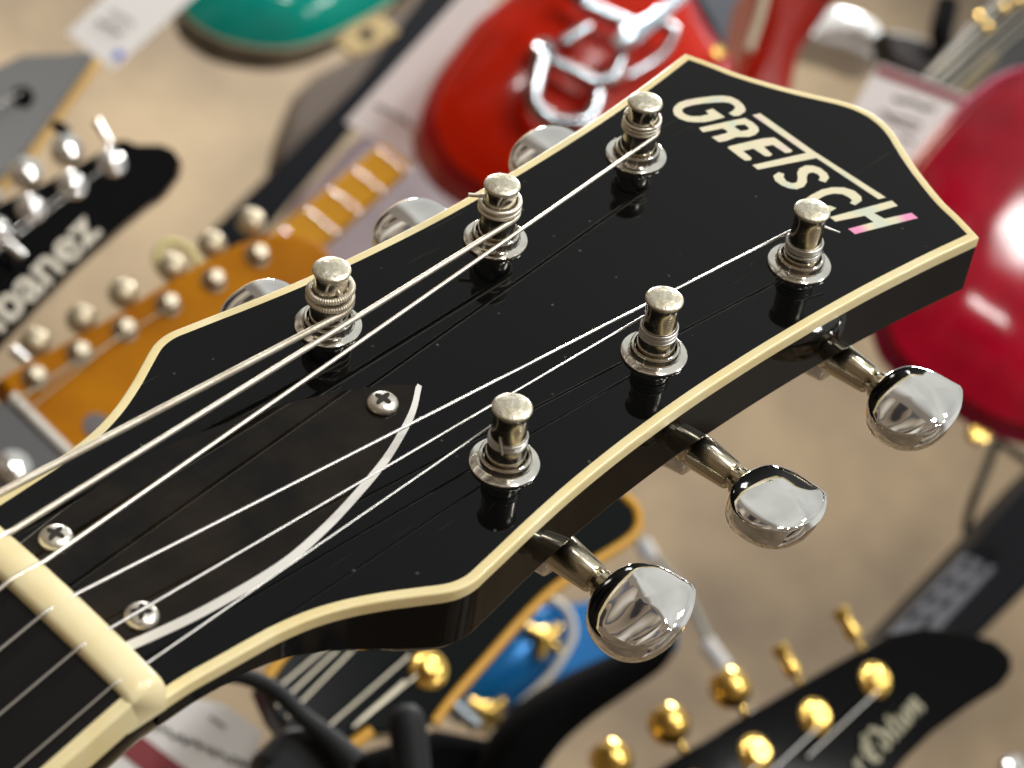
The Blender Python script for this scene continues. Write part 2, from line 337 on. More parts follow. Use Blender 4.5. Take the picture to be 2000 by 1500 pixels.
# nut
nu = gm(); NW = 20.95; rows = []
npts = 60
for i in range(npts + 1):
    y = -NW + 2 * NW * i / npts
    edge = max(0, (abs(y) - NW + 1.0) / 1.0)
    crown = 5.75 - 1.1 * (y / NW) ** 2 - .7 * edge ** 2
    x1 = 0.1; x0 = -5.6
    rows.append([Vector((x1, y, -2.0)), Vector((x1, y, crown - 1.7)), Vector((x1 - .35, y, crown - .8)), Vector((x1 - 1.2, y, crown - .25)), Vector((x1 - 3.2, y, crown)), Vector((x0 + .7, y, crown - .3)), Vector((x0, y, crown - .95)), Vector((x0 - .4, y, -2.0))])
nu.rings(rows, True, True, True)
NUT = nu.obj('nut', NUTM, G, 60)

# neck frame: strings and fretboard run down from the nut, upright in the room
ND = Vector((-math.cos(TILT), 0, -math.sin(TILT))); NN = Vector((-math.sin(TILT), 0, math.cos(TILT)))
N0 = Vector((-5.6, 0, 4.0))
def nk(s, y, h): return N0 + ND * s + Vector((0, y, 0)) + NN * h
FL = 150
def taper(s): return 1 + .0011 * s
fb = gm(); HWD = 19.3
rows = []
for s in (0.05, 30, 70, 110, FL):
    r = []
    for i in range(13):
        y = -HWD + 2 * HWD * i / 12; r.append(nk(s, y * taper(s), .45 * (1 - (y / HWD) ** 2) - .45))
    r += [nk(s, HWD * taper(s), -5.5), nk(s, -HWD * taper(s), -5.5)]
    rows.append(r)
fb.rings(rows, True, True, True); FB = fb.obj('fretboard', EBONY, G, 40)
for sg in (1, -1):
    b = gm(); rows = []
    for s in (0.03, 30, 70, 110, FL):
        k = taper(s); rows.append([nk(s, sg * (HWD) * k, -.42), nk(s, sg * (HWD + 1.35) * k, -.5), nk(s, sg * (HWD + 1.65) * k, -.85), nk(s, sg * (HWD + 1.7) * k, -5.3), nk(s, sg * HWD * k, -5.3)])
    b.rings(rows, True, True, True); b.obj('binding', BIND, FB, 35)
for fr in (36, 70, 102, 132):
    fm = gm(); fm.tube([nk(fr, y, .45 * (1 - (y / HWD) ** 2) - .1) for y in (-19.4, -13, -6.5, 0, 6.5, 13, 19.4)], 1.1, 8)
    fm.obj('fret', STEEL, FB)
# neck back: rounded, runs up under the headstock
nb = gm(); rows = []
for s, top, dep, wd in ((FL, -5.3, 15, 1.0), (70, -5.3, 14.5, 1.0), (20, -5.3, 14, .998), (0, -5.2, 13.6, .99)):
    hw_ = (HWD + 1.6) * taper(s) * wd
    rows.append([nk(s, hw_ * math.copysign(abs(math.cos(math.pi * k / 20)) ** .55, math.cos(math.pi * k / 20)), top - dep * math.sin(math.pi * k / 20)) for k in range(21)])
for u, hw_, top, dep in ((6, 20.6, -2.6, 12.5), (14, 20.4, -3.2, 11.5), (24, 19.5, -4.4, 10), (36, 17, -7, 8)):
    rows.append([Vector((u, hw_ * math.cos(math.pi * k / 20), top - dep * math.sin(math.pi * k / 20))) for k in range(21)])
nb.rings(rows, True, True, True); nb.obj('neck', BLACK, G, 50)

# tuning machines
POSTS = [(63.3, 18.5), (97.4, 16.95), (131.5, 17.7), (63.1, -18.9), (97.2, -17.1), (131.4, -17.75)]
FR = 5.15
bush_prof = [(FR, -.1), (FR, .22), (FR * .985, .40), (FR * .94, .50), (FR * .84, .60), (FR * .775, .70), (FR * .75, .95), (FR * .74, 1.75), (FR * .725, 1.98), (FR * .69, 2.12), (FR * .645, 2.05), (FR * .61, 1.75), (FR * .60, .4)]
post_prof = [(2.96, -3), (2.94, 2.6), (2.84, 3.6), (2.74, 4.2), (2.66, 4.6), (2.60, 5.4), (2.52, 8.4), (2.50, 9.0), (2.54, 9.7), (2.64, 10.3), (2.80, 10.78)]
cap_prof = [(2.78, 10.7), (2.86, 10.85), (2.89, 11.02), (2.85, 11.16), (2.65, 11.30), (2.2, 11.46), (1.5, 11.60), (.7, 11.68), (.01, 11.7)]
def lathe_mesh(nm, prof_, m, ax=(0, 0, 1), n=44):
    s = gm(); s.lathe((0, 0, 0), ax, prof_, n); me = s.mesh(nm); me.materials.append(m)
    for p in me.polygons: p.use_smooth = True
    me.set_sharp_from_angle(angle=math.radians(40)); return me
bush_me = lathe_mesh('bushing', bush_prof, mat('bright_nickel', (.84, .82, .77, 1), .10, 1, var=.35, vscale=500, var_col=(.62, .57, .47, 1), rvar=.05), n=96); post_me = lathe_mesh('post', post_prof, NICK); cap_me = lathe_mesh('post_cap', cap_prof, CAPM)
hol = gm(); hol.lathe((0, -2.56, 8.0), (0, 1, 0), [(.62, -.02), (.62, .3)], 16); hole_me = hol.mesh('string_hole'); hole_me.materials.append(DARK)
SHW = -16.6
def housing_mesh():
    s = gm()          # axis of the worm shaft = local -y ; post at (−du, ..)
    ring = lambda y, r, sx=1., sz=1.: [Vector((math.copysign(abs(math.cos(t)) ** .7, math.cos(t)) * r * sx, y, math.copysign(abs(math.sin(t)) ** .7, math.sin(t)) * r * sz)) for t in [2 * math.pi * k / 28 for k in range(28)]]
    s.rings([ring(12, 2.0), ring(11, 3.4, 1.4), ring(8, 4.2, 1.5), ring(2, 4.2, 1.5), ring(-.5, 3.9, 1.3), ring(-2.5, 3.0), ring(-5.6, 2.6)], True, True, True)
    return s
def sleeve_prof(): return [(2.95, 0), (3.15, .3), (3.15, 1.1), (2.75, 1.4), (2.75, 2.0), (3.0, 2.3), (2.95, 3.2), (2.45, 9.0), (2.3, 9.3), (1.8, 9.4), (1.8, 10.4), (2.35, 10.5), (2.3, 11.4)]
def button_mesh(A=7.7, B=7.0, tip=.22):
    s = gm(); n = 56; rings = []
    def outl(k, z):
        r = []
        for i in range(n):
            t = 2 * math.pi * i / n; c, d = math.cos(t), math.sin(t)
            ex = .86
            x = A * k * math.copysign(abs(c) ** ex, c); y = B * k * math.copysign(abs(d) ** ex, d)
            da = (t - math.radians(-22) + math.pi) % (2 * math.pi) - math.pi
            bump_ = 1 + tip * math.exp(-abs(da) / .42)
            x *= bump_; y *= bump_
            if y > 0: y *= .92; x *= 1 - .10 * (y / B) ** 2
            ridge = max(0, (x * math.cos(.38) - y * math.sin(.38)) / A - .35)
            r.append(Vector((x, y, z * (1 - .10 * (x / A) ** 2) - math.copysign(min(abs(z), 2.2 * ridge), z) * .8 * (tip > 0))))
        return r
    half_ = [(.02, 2.95), (.25, 2.91), (.5, 2.78), (.72, 2.56), (.88, 2.3), (.935, 2.13), (.955, 1.95), (.965, 1.7), (.985, .9)]
    for k, z in [(k, -z) for k, z in half_] + [(1.0, 0)] + half_[::-1]:
        rings.append(outl(k, z))
    s.rings(rings, True, True, True); return s.mesh('button')
btn_me = button_mesh(); btn2_me = button_mesh(7.2, 6.6, 0.0)
for m_ in (btn_me, btn2_me):
    m_.materials.append(CHROME)
    for p in m_.polygons: p.use_smooth = True
slv_me = lathe_mesh('shaft_sleeve', sleeve_prof(), SLEEVE, (0, -1, 0), 32)
hous_me = housing_mesh().mesh('tuning_machine'); hous_me.materials.append(CHROME)
for p in hous_me.polygons: p.use_smooth = True
PHI = [-12, -12, -12, -16, 0, -13]; HV = [17.8, 17.8, 17.8, 20.1, 19.4, 19.8]; DU = [6.2, 5.6, 4.6, 6.4, 4.2, 4.4]
def child(nm, me, par, loc, rot=(0, 0, 0)):
    o = bpy.data.objects.new(nm, me); COL.objects.link(o); o.parent = par; o.location = [c * MM for c in loc]; o.rotation_euler = rot; return o
for i, (u, v) in enumerate(POSTS):
    sg = 1 if v > 0 else -1
    # housing on the back of the headstock, shaft pointing outwards
    T = child('tuning_machine', hous_me, G, (u + DU[i], sg * HV[i], SHW - 2.6), (0, 0, math.pi if sg > 0 else 0))
    f = -1 if sg > 0 else 1
    child('shaft_sleeve', slv_me, T, (0, -4.2, 2.6))
    child('button', btn_me if sg < 0 else btn2_me, T, (0, -21.6, 2.6), (0, math.radians(PHI[i] * f), 0))
    loc = (f * (u - u - DU[i]), f * (v - sg * HV[i]), -SHW + 2.6)
    child('bushing', bush_me, T, loc); child('post', post_me, T, loc); child('post_cap', cap_me, T, loc)
    child('string_hole', hole_me, T, loc, (0, 0, (math.radians(62) if sg > 0 else math.radians(150)) + (math.pi if f < 0 else 0)))

# strings
SR = [.585, .46, .33, .225, .175, .14]; SY = [17.75 - 7.1 * k for k in range(6)]
DEST = [0, 1, 2, 5, 4, 3]; WC = [4.7, 5.9, 5.6, 5.2, 6.0, 5.9]; TURNS = [2.35, 2.5, 3.6, 4.6, 5.2, 4.6]
for k in range(6):
    r = SR[k]; y0 = SY[k]; cu, cv_ = POSTS[DEST[k]]; sg = 1 if cv_ > 0 else -1
    rr = 2.58 + r
    nutp = Vector((.15, y0, 5.08)); C2 = Vector((cu, cv_, 0)); d = C2 - Vector((nutp.x, nutp.y, 0)); dist = d.length
    base = math.atan2(d.y, d.x); al = math.acos(rr / dist)
    th0 = base + math.pi + sg * al               # tangent point on the inner side of the post
    tpnt = Vector((cu + rr * math.cos(th0), cv_ + rr * math.sin(th0), WC[k]))
    if (sg > 0) != (tpnt.y < cv_):
        th0 = base + math.pi - sg * al; tpnt = Vector((cu + rr * math.cos(th0), cv_ + rr * math.sin(th0), WC[k]))
    path = []
    s_end = FL
    path += [nk(s_end, y0 * taper(s_end) * 1.02, 1.7), nk(60, y0 * taper(60) * 1.0, 1.25)]
    rear = Vector((-5.5, y0, 5.0 - 1.0 * (y0 / NW) ** 2 + .15 + r)); front = Vector((.0, y0, 5.05 - 1.0 * (y0 / NW) ** 2 + .2))
    path += [rear + Vector((-.6, 0, -.2)), rear, (rear + front) / 2 + Vector((0, 0, .12)), front]
    wound = k < 3
    seg = 1400 if k == 0 else (2200 if k == 1 else (900 if k == 2 else 24))
    for i in range(1, seg + 1): path.append(front.lerp(tpnt, i / seg))
    turns = TURNS[k]; pitch = 2 * r * (1.08 if k else 1.15) * (1 if k < 3 else -1); n = int(turns * (380 if wound else 48))
    for i in range(1, n + 1):
        a = th0 + sg * 2 * math.pi * turns * i / n
        tt = i / n
        rad = rr + (.05 * math.sin(tt * 17))
        path.append(Vector((cu + rad * math.cos(a), cv_ + rad * math.sin(a), WC[k] + pitch * turns * tt + (.5 * r * math.sin(tt * 9 + k) if k in (0, 3) else 0))))
    last = path[-1]; path += [last.lerp(Vector((cu, cv_, 8.0)), .5), Vector((cu, cv_, 8.0))]
    if wound:
        rads = []; acc = 0; pr = [path[0]]
        P = (.27, .24, .2)[k]; Pc = .36
        for i, p in enumerate(path):
            acc += (p - path[max(i - 1, 0)]).length
            rads.append(r * (1 - ((.34 if i > seg + 6 else .13) if k == 0 else .10) * (1 - abs(math.sin(math.pi * acc / (Pc if (k == 0 and i > seg + 6) else P)))) ) if 5 < i < len(path) - 2 else r * .93)
    else: rads = r
    s = gm(); s.tube(path, rads, 8 if not wound else 8)
    # cut end standing out of the post
    hd = (math.radians(-62) if sg > 0 else math.radians(-130))
    if k == 3: ends = [Vector((cu + 2.3, cv_ - 1.4, 7.6)), Vector((cu + 4.4, cv_ - 3.2, 6.4))]
    elif k == 5: ends = [Vector((cu - 2.6, cv_ - .6, 7.2)), Vector((cu - 2.7, cv_ - 1.6, 4.6))]
    elif k == 4: ends = [Vector((cu - 2.3, cv_ + 1.2, 8.3)), Vector((cu - 3.0, cv_ + 1.0, 7.0))]
    else: ends = [Vector((cu - .4, cv_ - 2.3, 7.9)), Vector((cu - .7, cv_ - 3.1, 8.15))]
    if k == 1: ends = [Vector((cu - 1.9, cv_ + 1.8, 8.7)), Vector((cu - 3.6, cv_ + 3.5, 8.7))]
    s.tube(ends, max(.16, r * .75), 8)
    s.obj('string', WOUND if wound else STEEL, G, 60)

# ================================================================ blurred guitars and fittings behind
def ray(x, y): return CX * ((x - 1000) / FPX) + CY * ((y - 750) / FPX) + CZ
class Plane:
    """upright plane facing the viewer (turned by yaw) through a pixel at a distance in metres"""
    def __init__(s, x, y, z, yaw=0., lean=0.):
        z *= 1.12; s.o = CPOS + ray(x, y) * z
        n = -FH; n = Matrix.Rotation(math.radians(yaw), 3, 'Z') @ n
        s.side = Vector((0, 0, 1)).cross(n).normalized()
        n = Matrix.Rotation(math.radians(-lean), 3, s.side) @ n
        s.n = n.normalized(); s.up = s.n.cross(s.side)
    def p(s, x, y, h=0.):
        d = ray(x, y); k = ((s.o + s.n * h) - CPOS).dot(s.n) / d.dot(s.n); return CPOS + d * k
    def px(s): return (s.o - CPOS).dot(CZ) / FPX      # metres per photo pixel
def prism(name, pl, pts, h0, h1, m, T, parent=None, smoothn=0, bev=0., dome=0., angle=None):
    if angle is None: angle = 35 if dome else 18
    poly = [pl.p(x, y, h1) for x, y in pts]
    if smoothn: poly = catmull(poly, smoothn, True)
    c = sum(poly, Vector()) / len(poly)
    mb = MB(T.location)
    rings = []
    def inset(k, h):
        out = []
        nn = len(poly)
        for i, p in enumerate(poly):
            t = (poly[(i + 1) % nn] - poly[i - 1]).normalized(); nrm = pl.n.cross(t)
            if nrm.dot(c - p) < 0 and False: nrm = -nrm
            out.append(p + nrm * k * sgnp + pl.n * h)
        return out
    area = sum(((poly[i] - c).cross(poly[(i + 1) % len(poly)] - c)).dot(pl.n) for i in range(len(poly)))
    sgnp = 1 if area > 0 else -1
    b = bev
    rings.append(inset(b, -(h1 - h0)))
    if b: rings.append(inset(0, -(h1 - h0) + b))
    if b:
        rings.append(inset(0, -b)); rings.append(inset(b * .3, -b * .3))
    rings.append(inset(b, 0))
    if dome:
        for k, hh in ((.93, .25), (.82, .5), (.66, .75), (.45, .92), (.2, 1.0)):
            rings.append([c + (p - c) * k + pl.n * dome * hh for p in inset(b, 0)])
    mb.rings(rings, True, True, True)
    return mb.obj(name, m, parent or T, angle)
def tubepx(name, pl, pts, rpx, m, T, parent=None, h=0., n=12, sm=0):
    P = [pl.p(x, y, h) for x, y in pts]
    if isinstance(rpx, list):
        if sm: rpx = [v.x for v in catmull([Vector((r, 0, 0)) for r in rpx], sm)]
        rpx = [r * pl.px() for r in rpx]
    else: rpx = rpx * pl.px()
    if sm: P = catmull(P, sm)
    mb = MB(T.location); mb.tube(P, rpx, n); return mb.obj(name, m, parent or T, 50)
def knobpx(name, pl, x, y, prof, m, T, parent=None, h=0., ax=None, n=24):
    """lathe; prof in photo pixels (radius, height) along the plane normal (or ax)"""
    mb = MB(T.location); k = pl.px(); mb.lathe(pl.p(x, y, h), ax or pl.n, [(r * k, z * k) for r, z in prof], n); return mb.obj(name, m, parent or T, 40)
def text_on(pl, txt, x0, y0, x1, y1, size_px, m, T, parent, h=.0004, shear=0., bold=0., xscale=1.0):
    cu = bpy.data.curves.new('lettering', 'FONT'); cu.body = txt; cu.size = 1; cu.shear = shear; cu.extrude = .004; cu.offset = bold
    to = bpy.data.objects.new('lettering', cu); COL.objects.link(to); bpy.context.view_layer.update()
    me = bpy.data.meshes.new_from_object(to.evaluated_get(bpy.context.evaluated_depsgraph_get())); bpy.data.objects.remove(to)
    a = pl.p(x0, y0, h); b = pl.p(x1, y1, h); xd = (b - a); ln = xd.length; xd.normalize(); yd = pl.n.cross(xd).normalized()
    w = max(v.co.x for v in me.vertices); sx = ln / w; sy = size_px * pl.px()
    for v in me.vertices: v.co = a + xd * v.co.x * sx + yd * v.co.y * sy + pl.n * v.co.z * .02 - T.location
    return newobj('lettering', me, m, parent)
def along(pl, dx, dy): # unit direction in the plane for a pixel step
    a = pl.p(1000, 750); return (pl.p(1000 + dx, 750 + dy) - a).normalized()

SILV = mat('polished_tuner_metal', (.78, .77, .75, 1), .12, 1)
GOLD = mat('gold_plate', (.86, .58, .16, 1), .18, 1)
BLKG = mat('background_black_gloss', (.0018, .0018, .0022, 1), .07, spec=.09)
BLKM = mat('black_satin', (.003, .003, .004, 1), .5, spec=.1)
RUBB = mat('dark_rubber', (.010, .011, .013, 1), .6, spec=.25)
PAPER = mat('white_card', rgb(240, 239, 238), .6)
INK = mat('grey_print', rgb(120, 118, 112), .7)
BAND = mat('red_card_band', rgb(140, 52, 60), .6)
BLUEP = mat('blue_print', rgb(70, 100, 215), .6)
cap_p = [(30, -6), (30, 2), (26, 6), (21, 7), (20, 10), (17, 14), (9, 17), (.5, 18)]

# ---- black guitar, upper left, white lettering
pl = Plane(180, 420, .70, lean=8)
T = thing('electric_guitar', pl.p(-60, 640, 0), 'blurred black headstock with white Ibanez lettering and round silver tuners at left', 'guitar')
BRN = mat('dark_brown_edge', rgb(88, 58, 34), .3)
hd = [(228, 273), (245, 270), (268, 280), (315, 280), (340, 290), (354, 312), (350, 338), (325, 372), (245, 435), (165, 505), (87, 582), (0, 675), (-120, 800), (-230, 640), (-110, 455), (0, 395), (98, 350), (196, 294)]
HB_ = prism('headstock', pl, hd, -.012, 0, BLKG, T, bev=.0015)
prism('back_wood', pl, [(x + 3, y + 5) for x, y in hd], -.017, -.0122, BRN, T, bev=.001)
for x, y in ((217, 318), (140, 362), (60, 408), (-8, 450), (-80, 492)): knobpx('tuning_post', pl, x, y, cap_p, SILV, T)
for x, y in ((132, 290), (52, 334), (-30, 380)): knobpx('tuning_knob', pl, x, y, [(8, -30), (30, -26), (34, -8), (30, 6), (14, 14), (.5, 15)], SILV, T, h=-.012)
tubepx('tuning_knob', pl, [(190, 238), (205, 262), (216, 280)], [12, 9, 6], SILV, T, h=-.006)
tubepx('tuning_knob', pl, [(102, 240), (120, 252), (135, 262)], [9, 14, 10], BLKG, T, h=-.02)
tubepx('string', pl, [(200, 330), (60, 440), (-120, 580)], 1.6, SILV, T, h=.003); tubepx('string', pl, [(125, 375), (20, 455), (-120, 565)], 1.6, SILV, T, h=.003)
for a, b in (((16, 478), (44, 503)), ((22, 682), (52, 706))): tubepx('string_guide', pl, [a, b], 10, SILV, T, h=.006)
text_on(pl, 'Ibanez', -4, 654, 200, 452, 98, mat('logo_white', rgb(222, 216, 200), .5), T, HB_, h=.0012, bold=.018)

# ---- grey headstock with maple edge, far upper left
pl = Plane(80, 200, .86, lean=8)
T = thing('electric_guitar', pl.p(-60, 400), 'grey faced headstock with natural wood edge at the upper left corner', 'guitar')
MAPLE = mat('maple', rgb(222, 178, 92), .35, var=.5, vscale=30, var_col=rgb(200, 150, 70))
gp = [(0, 128), (45, 106), (120, 104), (165, 98), (186, 108), (60, 285), (0, 350), (-120, 470), (-260, 330), (-120, 200)]
prism('headstock', pl, gp, -.008, 0, mat('grey_face', rgb(98, 98, 98), .35), T, bev=.001)
prism('wood_edge', pl, [(x + 14, y + 12) for x, y in gp], -.016, -.0082, MAPLE, T, bev=.001)
knobpx('tuning_post', pl, 44, 190, [(22, -4), (22, 5), (16, 8), (10, 26), (.5, 30)], BLKG, T)
tubepx('string', pl, [(40, 180), (-60, 240)], 2, SILV, T, h=.006)

# ---- orange headstock with six posts
pl = Plane(330, 620, .66, lean=8)
T = thing('electric_guitar', pl.p(-60, 1000), 'orange amber headstock with six posts in a row behind the black headstock', 'guitar')
ORA = mat('amber_lacquer', rgb(184, 118, 0), .4, var=.8, vscale=26, var_col=rgb(146, 84, 0), spec=.04)
og = [(0, 738), (60, 703), (115, 674), (224, 614), (315, 558), (402, 506), (472, 471), (525, 455), (575, 452), (620, 467), (648, 495), (652, 545), (600, 640), (480, 740), (330, 870), (190, 985), (140, 892), (20, 775)]
HO = prism('headstock', pl, og, -.014, 0, ORA, T, bev=.002)
OLDN = mat('aged_nickel', (.34, .30, .23, 1), .35, 1)
for x, y in ((68, 738), (155, 690), (243, 645), (328, 596), (417, 549), (502, 500)): knobpx('tuning_post', pl, x, y, [(25, -3), (25, 4), (18, 7), (15, 26), (13, 30), (.5, 30)], OLDN, T)
IVO = mat('aged_ivory_knob', rgb(186, 174, 148), .35, .6)
for x, y in ((492, 432), (415, 477), (338, 522), (242, 572), (160, 622), (70, 668)): knobpx('tuning_knob', pl, x, y, [(6, -30), (22, -25), (30, -11), (30, 2), (22, 12), (10, 17), (.5, 18)], IVO, T, h=-.012)
tubepx('nut', pl, [(22, 772), (75, 826), (142, 892)], 11, mat('bright_nut', rgb(225, 222, 215), .25), T, h=.002)
knobpx('truss_rod_plug', pl, 188, 832, [(26, -2), (26, 2), (.5, 3)], mat('dark_plug', rgb(60, 45, 50), .4), T)
for a, b in (((330, 600), (20, 790)), ((240, 650), (45, 808)), ((160, 695), (30, 782))): tubepx('string', pl, [a, b], 1.6, OLDN, T, h=.004)
prism('fretboard', pl, [(12, 782), (135, 900), (120, 1010), (-40, 1120), (-160, 980), (-20, 800)], -.012, .003, mat('dark_wood', rgb(28, 26, 27), .4), T, bev=.001)
knobpx('string_clamp', pl, 25, 915, [(34, 0), (34, 6), (20, 14), (.5, 16)], SILV, T, h=.004)
RNG = thing('tag_ring', pl.p(335, 500, -.03), 'pale greenish ring hanging behind the amber headstock', 'ring')
mb = MB(RNG.location); c = pl.p(345, 512, -.03); k = pl.px()
mb.tube([c + (pl.side * math.cos(t) * 46 + pl.up * math.sin(t) * 40) * k for t in [2 * math.pi * i / 40 for i in range(41)]], 9 * k, 10, False); mb.obj('loop', mat('pale_green_cord', rgb(214, 205, 140), .5), RNG)

# ---- maple neck with frets
pl = Plane(690, 370, .95, lean=6)
T = thing('electric_guitar', pl.p(560, 470), 'yellow maple fretted neck rising behind the amber headstock', 'guitar')
NKM = mat('yellow_maple', rgb(212, 152, 36), .4, var=.4, vscale=30, var_col=rgb(190, 126, 20), spec=.06)
FB2 = prism('fretboard', pl, [(500, 480), (745, 278), (805, 325), (560, 545)], -.02, 0, NKM, T, bev=.002)
for i in range(5):
    x0, y0 = 745 - 47 * i - 6, 278 + 39 * i + 14; tubepx('fret', pl, [(x0, y0), (x0 + 60, y0 + 47)], 2.6, SILV, T, FB2, h=.0006)
    for j in (.55, .78): knobpx('string_glint', pl, x0 + 60 * j, y0 + 47 * j, [(4, 0), (3.5, 2), (.5, 3)], SILV, T, FB2, h=.0006)

# ---- lilac body behind the maple neck
pl = Plane(720, 420, 1.25)
T = thing('electric_guitar', pl.p(700, 600), 'muted lilac grey guitar body behind the yellow neck', 'guitar')
prism('body', pl, [(560, 420), (640, 330), (715, 255), (790, 250), (860, 330), (900, 400), (860, 470), (760, 540), (660, 600), (560, 600)], -.04, 0, mat('lilac_finish', rgb(150, 132, 138), .3, var=.9, vscale=14, var_col=rgb(84, 66, 82)), T, bev=.006, smoothn=3)

# ---- slotted rack uprights
def rack(label, x, y, z, face, strip, slots, dx=(0, 0)):
    pl = Plane(x, y, z); T = thing('rack_upright', pl.p(x, y), label, 'rack', 'slotted rack uprights')
    prism('post', pl, face, -.03, 0, mat('rack_black', (.0028, .004, .008, 1), .5, spec=.12), T, bev=.003)
    if strip:
        S = prism('slot_strip', pl, strip, .0005, .004, mat('rack_grey_blue', rgb(112, 118, 130), .45), T, bev=.0008)
        for s in slots: prism('slot', pl, s, .0042, .0052, BLKM, T, S)
rack('dark slotted rack upright running behind the yellow maple neck', 650, 230, 1.5, [(400, 460), (490, 490), (560, 402), (700, 235), (800, 130), (905, 0), (960, -70), (870, -70), (755, 85), (700, 160), (539, 325)], None, [])
sl = []
for i in range(5):
    for j in (0, 1):
        x = 1758 + 34 * i + 28 * j + 16; y = 1215 - 33 * i + 10 * j - 4; sl.append([(x - 2, y - 4), (x + 20, y - 24), (x + 28, y - 17), (x + 6, y + 4)])
rack('black slotted rack upright behind the gold tuner headstock at lower right', 1880, 1150, .95, [(1728, 1245), (1880, 1085), (2020, 930), (2160, 800), (2260, 880), (2020, 1140), (1900, 1260), (1820, 1290)], [(1735, 1240), (1885, 1082), (1945, 1110), (1805, 1262)], sl)

# ---- dark brown solid standing in for the shadow beside the teal guitar
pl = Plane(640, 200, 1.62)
T = thing('electric_guitar', pl.p(640, 330), 'dark brown shadow shape, built as a solid, between the rack upright and the teal guitar', 'guitar')
prism('body', pl, [(616, 143), (578, 182), (548, 258), (537, 308), (560, 350), (700, 190), (900, 0), (920, -80), (780, -10), (690, 105)], -.04, 0, mat('brown_shadow_shape', rgb(92, 78, 66), .5), T, bev=.006)

# ---- teal body
pl = Plane(560, 40, 1.3)
T = thing('electric_guitar', pl.p(560, 95), 'glossy teal guitar body with cream edge at the top', 'guitar')
TEAL = mat('teal_gloss', rgb(8, 178, 158), .08, var=.8, vscale=9, var_col=rgb(4, 132, 126), spec=.35)
tp_ = [(348, -20), (362, 22), (398, 54), (450, 78), (520, 90), (580, 87), (640, 68), (700, 38), (765, 0), (850, -70), (900, -220), (760, -420), (500, -430), (350, -300), (325, -120)]
BD = prism('body', pl, [(x + 6, y + 4) for x, y in tp_], -.045, -.002, mat('dark_side', rgb(30, 27, 25), .2), T, bev=.006, smoothn=4)
prism('top', pl, tp_, -.0015, .006, TEAL, T, smoothn=4, dome=.012, bev=.002)
tubepx('binding', pl, catmull([Vector((x, y, 0)) for x, y in tp_[:9]], 5) and [(p.x, p.y) for p in catmull([Vector((x, y + 3, 0)) for x, y in tp_[:9]], 5)], 7, mat('pale_binding', rgb(206, 205, 178), .3), T, h=.002)
JP = prism('jack_plate', pl, [(655, 80), (690, 50), (745, 26), (780, 62), (735, 92), (690, 110)], .003, .008, mat('tan_plate', rgb(200, 176, 120), .4), T, bev=.001)
knobpx('jack_hole', pl, 717, 66, [(14, -1), (14, 2), (.5, 2.5)], DARK, T, JP, h=.008)

# ---- red body with chrome tailpiece
pl = Plane(1100, 180, 1.0)
T = thing('electric_guitar', pl.p(1000, 420), 'bright red carved guitar body with chrome vibrato tailpiece behind the headstock tip', 'guitar')
RED = mat('red_gloss', rgb(200, 32, 2), .14, var=.5, vscale=14, var_col=rgb(160, 14, 0), spec=.25)
rb = [(1000, -20), (940, 30), (905, 75), (862, 136), (834, 200), (830, 245), (848, 296), (880, 338), (930, 372), (1020, 420), (1150, 440), (1300, 380), (1420, 240), (1440, 130), (1405, 70), (1380, 30), (1340, -40), (1240, -130), (1100, -120)]
prism('body', pl, rb, -.03, 0, mat('crimson_edge', rgb(178, 28, 40), .15, spec=.25), T, smoothn=4, bev=.006)
rc = Vector((1110, 170, 0))
prism('top', pl, [(rc.x + (x - rc.x) * .93, rc.y + (y - rc.y) * .93) for x, y in rb], -.003, .004, RED, T, smoothn=4, bev=.003, dome=.014)
CH2 = mat('chrome_soft', (.28, .29, .31, 1), .06, 1)
TP = knobpx('tailpiece', pl, 1062, 100, [(24, -30), (24, 8), (20, 14), (.5, 17)], CH2, T, h=.026)
for pts, r in (([(1058, 120), (1048, 160), (1042, 195), (1058, 222), (1095, 240), (1140, 238), (1160, 215), (1168, 185)], 17), ([(1075, 118), (1120, 140), (1170, 165)], 14), ([(1098, 86), (1150, 52)], 13), ([(1138, 8), (1185, 30), (1235, 52)], 15), ([(1140, 5), (1110, -20)], 15), ([(1195, 160), (1215, 110)], 14), ([(1170, 160), (1200, 150)], 18), ([(1235, 55), (1290, 48), (1320, 60)], 11), ([(1225, 150), (1290, 110), (1320, 60)], 9)):
    tubepx('tailpiece_bar', pl, pts, r, CH2, T, TP, h=.03, sm=3)
tubepx('vibrato_arm', pl, [(1196, 92), (1225, 75), (1275, 40), (1345, -20), (1420, -90)], [14, 20, 14, 11, 11], mat('blue_tinted_chrome', (.66, .78, .88, 1), .15, 1), T, h=.042, sm=3)  # the arm's blue reflection is painted in as chrome tint
knobpx('control_knob', pl, 1397, 108, [(14, 0), (16, 6), (12, 22), (.5, 24)], GOLD, T, h=.002)

# ---- second red guitar: bound cutaway
pl = Plane(1540, 80, 1.1)
T = thing('electric_guitar', pl.p(1530, 220), 'red curved guitar cutaway edge with cream binding beyond the headstock tip', 'guitar')
hp = [(1500, -60), (1482, 30), (1465, 90), (1440, 140), (1440, 230), (1560, 230), (1562, 160), (1573, 105), (1590, 70), (1612, 35), (1645, -10), (1690, -80)]
prism('side', pl, hp, -.06, 0, mat('red_side', rgb(165, 24, 4), .16, spec=.25), T, bev=.012)
tubepx('binding', pl, [(1505, -60), (1484, 30), (1468, 80), (1462, 100)], 9, mat('pale_binding', rgb(206, 205, 178), .3), T, h=.001, sm=4)

# ---- navy case shape behind the red guitars
pl = Plane(1440, 20, 1.5)
T = thing('guitar_case', pl.p(1440, 100), 'dark navy case edge between the two red guitars', 'case')
prism('lid', pl, [(1330, -60), (1560, -60), (1500, 40), (1470, 130), (1420, 130), (1380, 40)], -.06, 0, mat('navy_case', rgb(28, 38, 54), .5), T, bev=.004)

